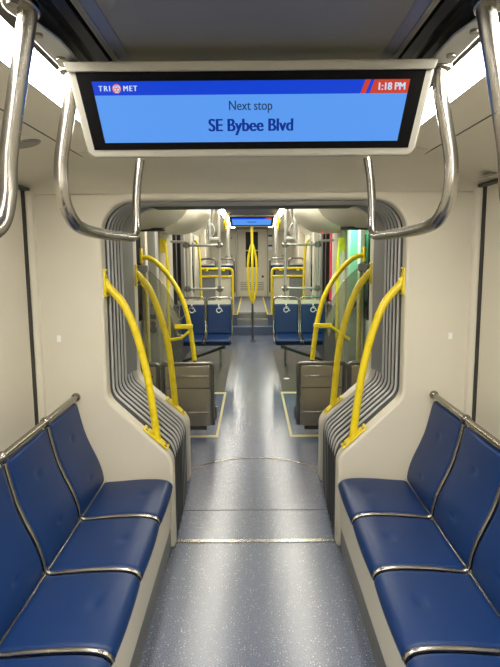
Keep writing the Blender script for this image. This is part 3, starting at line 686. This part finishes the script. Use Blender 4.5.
# ---- glass windscreens with their own yellow bars at the doorway
for s, side in ((-1, 'left'), (1, 'right')):
    t = thing('door_windscreen', 'smoked curved draught screen with a yellow bar beside the %s doorway' % side, 'windscreen', (s * 1.0, 6.1, 0), 'doorway draught screens')
    pl = [(1.19, 1.56), (1.13, 1.53), (1.05, 1.46), (0.97, 1.37), (0.89, 1.235), (0.83, 1.12), (0.79, 1.03), (0.78, 0.9), (0.78, 0.42), (1.19, 0.42)]
    link('acrylic_panel', prism(sx(s, pl), 'y', 6.095, 6.105), 'smoke', t, smooth=False)
    link('panel_clip', box(((s * 1.13, 6.07, 1.50), (s * 1.24, 6.12, 1.58))), 'greymetal', t, bev=0.01)
    P = smooth_path(sx(s, [(1.20, 6.1, 1.665), (1.12, 6.1, 1.655), (1.03, 6.1, 1.595), (0.90, 6.1, 1.445), (0.775, 6.1, 1.22), (0.705, 6.1, 0.95), (0.672, 6.1, 0.72), (0.652, 6.1, 0.53)]), 6)
    link('bar', tube(P, 0.027, seg=14), 'yellow', t)
    link('mounting_plate', box(((s * 1.19, 6.06, 1.60), (s * 1.215, 6.14, 1.76))), 'yellow', t, bev=0.006)
    link('foot', tube([(s * 0.652, 6.1, 0.54), (s * 0.650, 6.1, 0.0)], 0.018, seg=10), 'darkalu', t)
    link('clamp', box(((s * 0.66, 6.05, 0.885), (s * 0.86, 6.09, 0.935))), 'yellow', t, bev=0.008)
    link('clamp_arm', tube([(s * 0.84, 6.05, 0.91), (s * 0.96, 6.04, 0.82 if s > 0 else 0.79), (s * 1.05, 6.04, 0.76)] if s > 0 else [(s * 0.70, 6.02, 0.86), (s * 0.78, 6.02, 0.79), (s * 0.93, 6.02, 0.77)], 0.016, seg=8), 'yellow', t)
    # slim bar on the door leaf
    g = thing('door_grab_rail', 'slim upright yellow rail on the door leaf at the %s doorway' % side, 'grab rail', (s * 1.2, 6.4, 0.3), 'yellow upright rails')
    link('rail', tube(fillet(sx(s, [(1.25, 6.26, 1.38), (1.20, 6.26, 1.30), (1.19, 6.26, 0.5), (1.25, 6.26, 0.42)]), 0.1), 0.019, seg=12), 'yellow', g)
    g = thing('upright_grab_rail', 'yellow upright rail with bent top fixed to the pillar past the %s doorway' % side, 'grab rail', (s * 1.15, 7.6, 0.3), 'yellow upright rails')
    link('rail', tube(fillet(sx(s, [(1.20, 7.55, 1.86), (1.15, 7.46, 1.84), (1.12, 7.42, 1.65), (1.12, 7.42, 0.55), (1.18, 7.52, 0.47)]), 0.08), 0.021, seg=12), 'yellow', g)
    link('mounting_plate', box(((s * 1.13, 7.485, 1.72), (s * 1.22, 7.50, 1.90))), 'yellow', g, bev=0.006)
    link('mounting_plate', box(((s * 1.12, 7.485, 0.42), (s * 1.20, 7.50, 0.56))), 'yellow', g, bev=0.006)

# lower equipment box next to the priority seats with a loose loop of strap (left) / grey cabinet (right)
for s, side in ((-1, 'left'), (1, 'right')):
    t = thing('wheelchair_anchor', 'dark wheelchair restraint unit against the %s wall beside the priority seats' % side, 'restraint unit', (s * 1.1, 7.6, 0), 'wheelchair restraint units')
    link('unit_body', prism(sx(s, [(1.02, 0.0), (0.98, 0.5), (1.06, 0.86), (1.16, 1.0), (1.175, 1.0), (1.175, 0.0)]), 'y', 7.62, 7.84), 'bluedark', t, bev=0.012)
    link('unit_panel', prism(sx(s, [(1.04, 0.56), (1.00, 0.78), (1.1, 0.98), (1.15, 0.96)]), 'y', 7.60, 7.62), 'greymetal', t)
    if s < 0: link('strap', tube(smooth_path([(-0.82, 7.55, 1.0), (-0.92, 7.55, 0.88), (-1.02, 7.57, 0.76), (-1.02, 7.58, 0.62), (-0.93, 7.58, 0.58)]), 0.012, seg=8), 'steel', t)

# ---- yellow modesty frames at the step
for s, side in ((-1, 'left'), (1, 'right')):
    t = thing('modesty_barrier', 'yellow tubular modesty frame at the foot of the raised %s seating' % side, 'barrier', (s * 0.77, 12.15, 0.4), 'yellow modesty frames')
    link('frame', tube(fillet(sx(s, [(1.13, 12.15, 1.39), (0.425, 12.15, 1.39), (0.425, 12.15, 0.405)]), 0.09), 0.028, seg=12), 'yellow', t)
    link('cross_rail', tube(sx(s, [(1.13, 12.15, 1.225), (0.43, 12.15, 1.225)]), 0.024, seg=12), 'yellow', t)
    link('post', tube(fillet(sx(s, [(1.22, 12.1, 2.0), (1.15, 12.1, 1.92), (1.115, 12.1, 1.5), (1.10, 12.1, 0.41)]), 0.2), 0.027, seg=12), 'yellow', t)
    for x in (0.98, 0.62): link('knob', tube([(s * x, 12.12, 1.34), (s * x, 12.12, 1.40)], 0.035, seg=10), 'yellow', t)

    link('solid_panel', box(((s * 0.46, 12.16, 0.55), (s * 0.80, 12.18, 1.2))), 'cream', t)
    link('grey_panel', box(((s * 0.80, 12.16, 0.55), (s * 1.1, 12.18, 1.2)), ((s * 0.5, 12.165, 1.24), (s * 1.1, 12.175, 1.37))), 'bell', t)
# ---- high-floor seats facing forward
for s, side in ((-1, 'left'), (1, 'right')):
    for j, (a, b) in enumerate(((0.41, 0.78), (0.84, 1.2))):
        for q, y in enumerate((13.0,)):
            t = thing('raised_chair', 'grey-framed blue seat on the raised floor, %s side, %s' % (side, ('beside the aisle', 'by the wall')[j]), 'seat', (s * (a + b) / 2, y, 0.4), 'seats on the raised floor')
            lo, hi = min(s * a, s * b), max(s * a, s * b)
            link('frame', tube(fillet([(lo, y, 0.82), (lo, y + 0.02, 1.6), (hi, y + 0.02, 1.6), (hi, y, 0.82)], 0.1), 0.022, seg=10), 'dullsteel', t)
            link('backrest', box(((lo + 0.03, y, 0.9), (hi - 0.03, y + 0.06, 1.48))), 'greymetal', t, bev=0.02)
            link('backrest_pad', box(((lo + 0.02, y - 0.05, 0.95), (hi - 0.02, y - 0.004, 1.45))), 'blue', t, bev=0.015)
            link('seat_cushion', box(((lo + 0.02, y - 0.45, 0.78), (hi - 0.02, y, 0.86))), 'blue', t, bev=0.02)
            link('pedestal', box(((lo + 0.1, y - 0.35, 0.4), (hi - 0.1, y - 0.1, 0.78))), 'greymetal', t)
    # tall grey duct posts near the end wall
    p = thing('tall_post', 'broad grey upright post by the %s rear seats near the end wall' % side, 'post', (s * 0.62, 14.5, 0.4), 'broad grey posts')
    link('column', tube([(s * 0.62, 14.5, 0.4), (s * 0.62, 14.5, 2.45)], 0.05, seg=14), 'greymetal', p)
    link('collar', disc((s * 0.62, 14.5, 1.62), 'z', 0.065, 0.05), 'alu', p)
    y = thing('yellow_ceiling_loop', 'short yellow and white grab loop by the %s edge of the distant screen' % side, 'grab handle', (s * 0.5, 10.5, 2.35), 'yellow loops beside the distant screen')
    link('loop_tube', tube(fillet(sx(s, [(0.46, 10.4, 2.43), (0.50, 10.4, 2.25), (0.52, 10.8, 2.15), (0.52, 11.2, 2.2), (0.50, 11.2, 2.43)]), 0.08), 0.022, seg=10), 'yellow', y)

# ---- centre pole
p = thing('centre_pole', 'yellow centre pole that splits into three strands above a steel foot', 'pole', (0, 10.9, 0), None)
link('steel_foot', tube([(0, 10.9, 0.0), (0, 10.9, 0.80)], 0.021, seg=12), 'dullsteel', p)
link('foot_collar', disc((0, 10.9, 0.012), 'z', 0.05, 0.02), 'steel', p)
link('upper_tube', tube([(0, 10.9, 1.84), (0, 10.9, 2.44)], 0.025, seg=12), 'yellow', p)
for k in range(3):
    a = math.radians(-90 + 120 * k); dx, dy = 0.088 * math.cos(a), 0.088 * math.sin(a)
    if k == 0: dx, dy = 0, -0.085
    P = smooth_path([(0, 10.9, 1.90), (dx * 0.45, 10.9 + dy * 0.45, 1.80), (dx, 10.9 + dy, 1.60), (dx * 1.1, 10.9 + dy * 1.1, 1.33), (dx, 10.9 + dy, 1.05), (dx * 0.45, 10.9 + dy * 0.45, 0.84), (0, 10.9, 0.75)], 6)
    link('strand', tube(P, 0.024, seg=12), 'yellow', p)

# ---- small white plates and marks
for s, side in ((-1, 'left'), (1, 'right')):
    o = link('wall_sticker', box(((s * 1.065, 3.041, 1.215), (s * 1.085, 3.046, 1.25))), 'white')
    tag(o, 'tiny white plate on the %s half of the near portal wall' % side, 'sticker', 'tiny white plates on the portal wall')
struct('floor_paint_mark', disc((0.455, 7.5, 0.004), 'z', 0.04, 0.002), 'white')
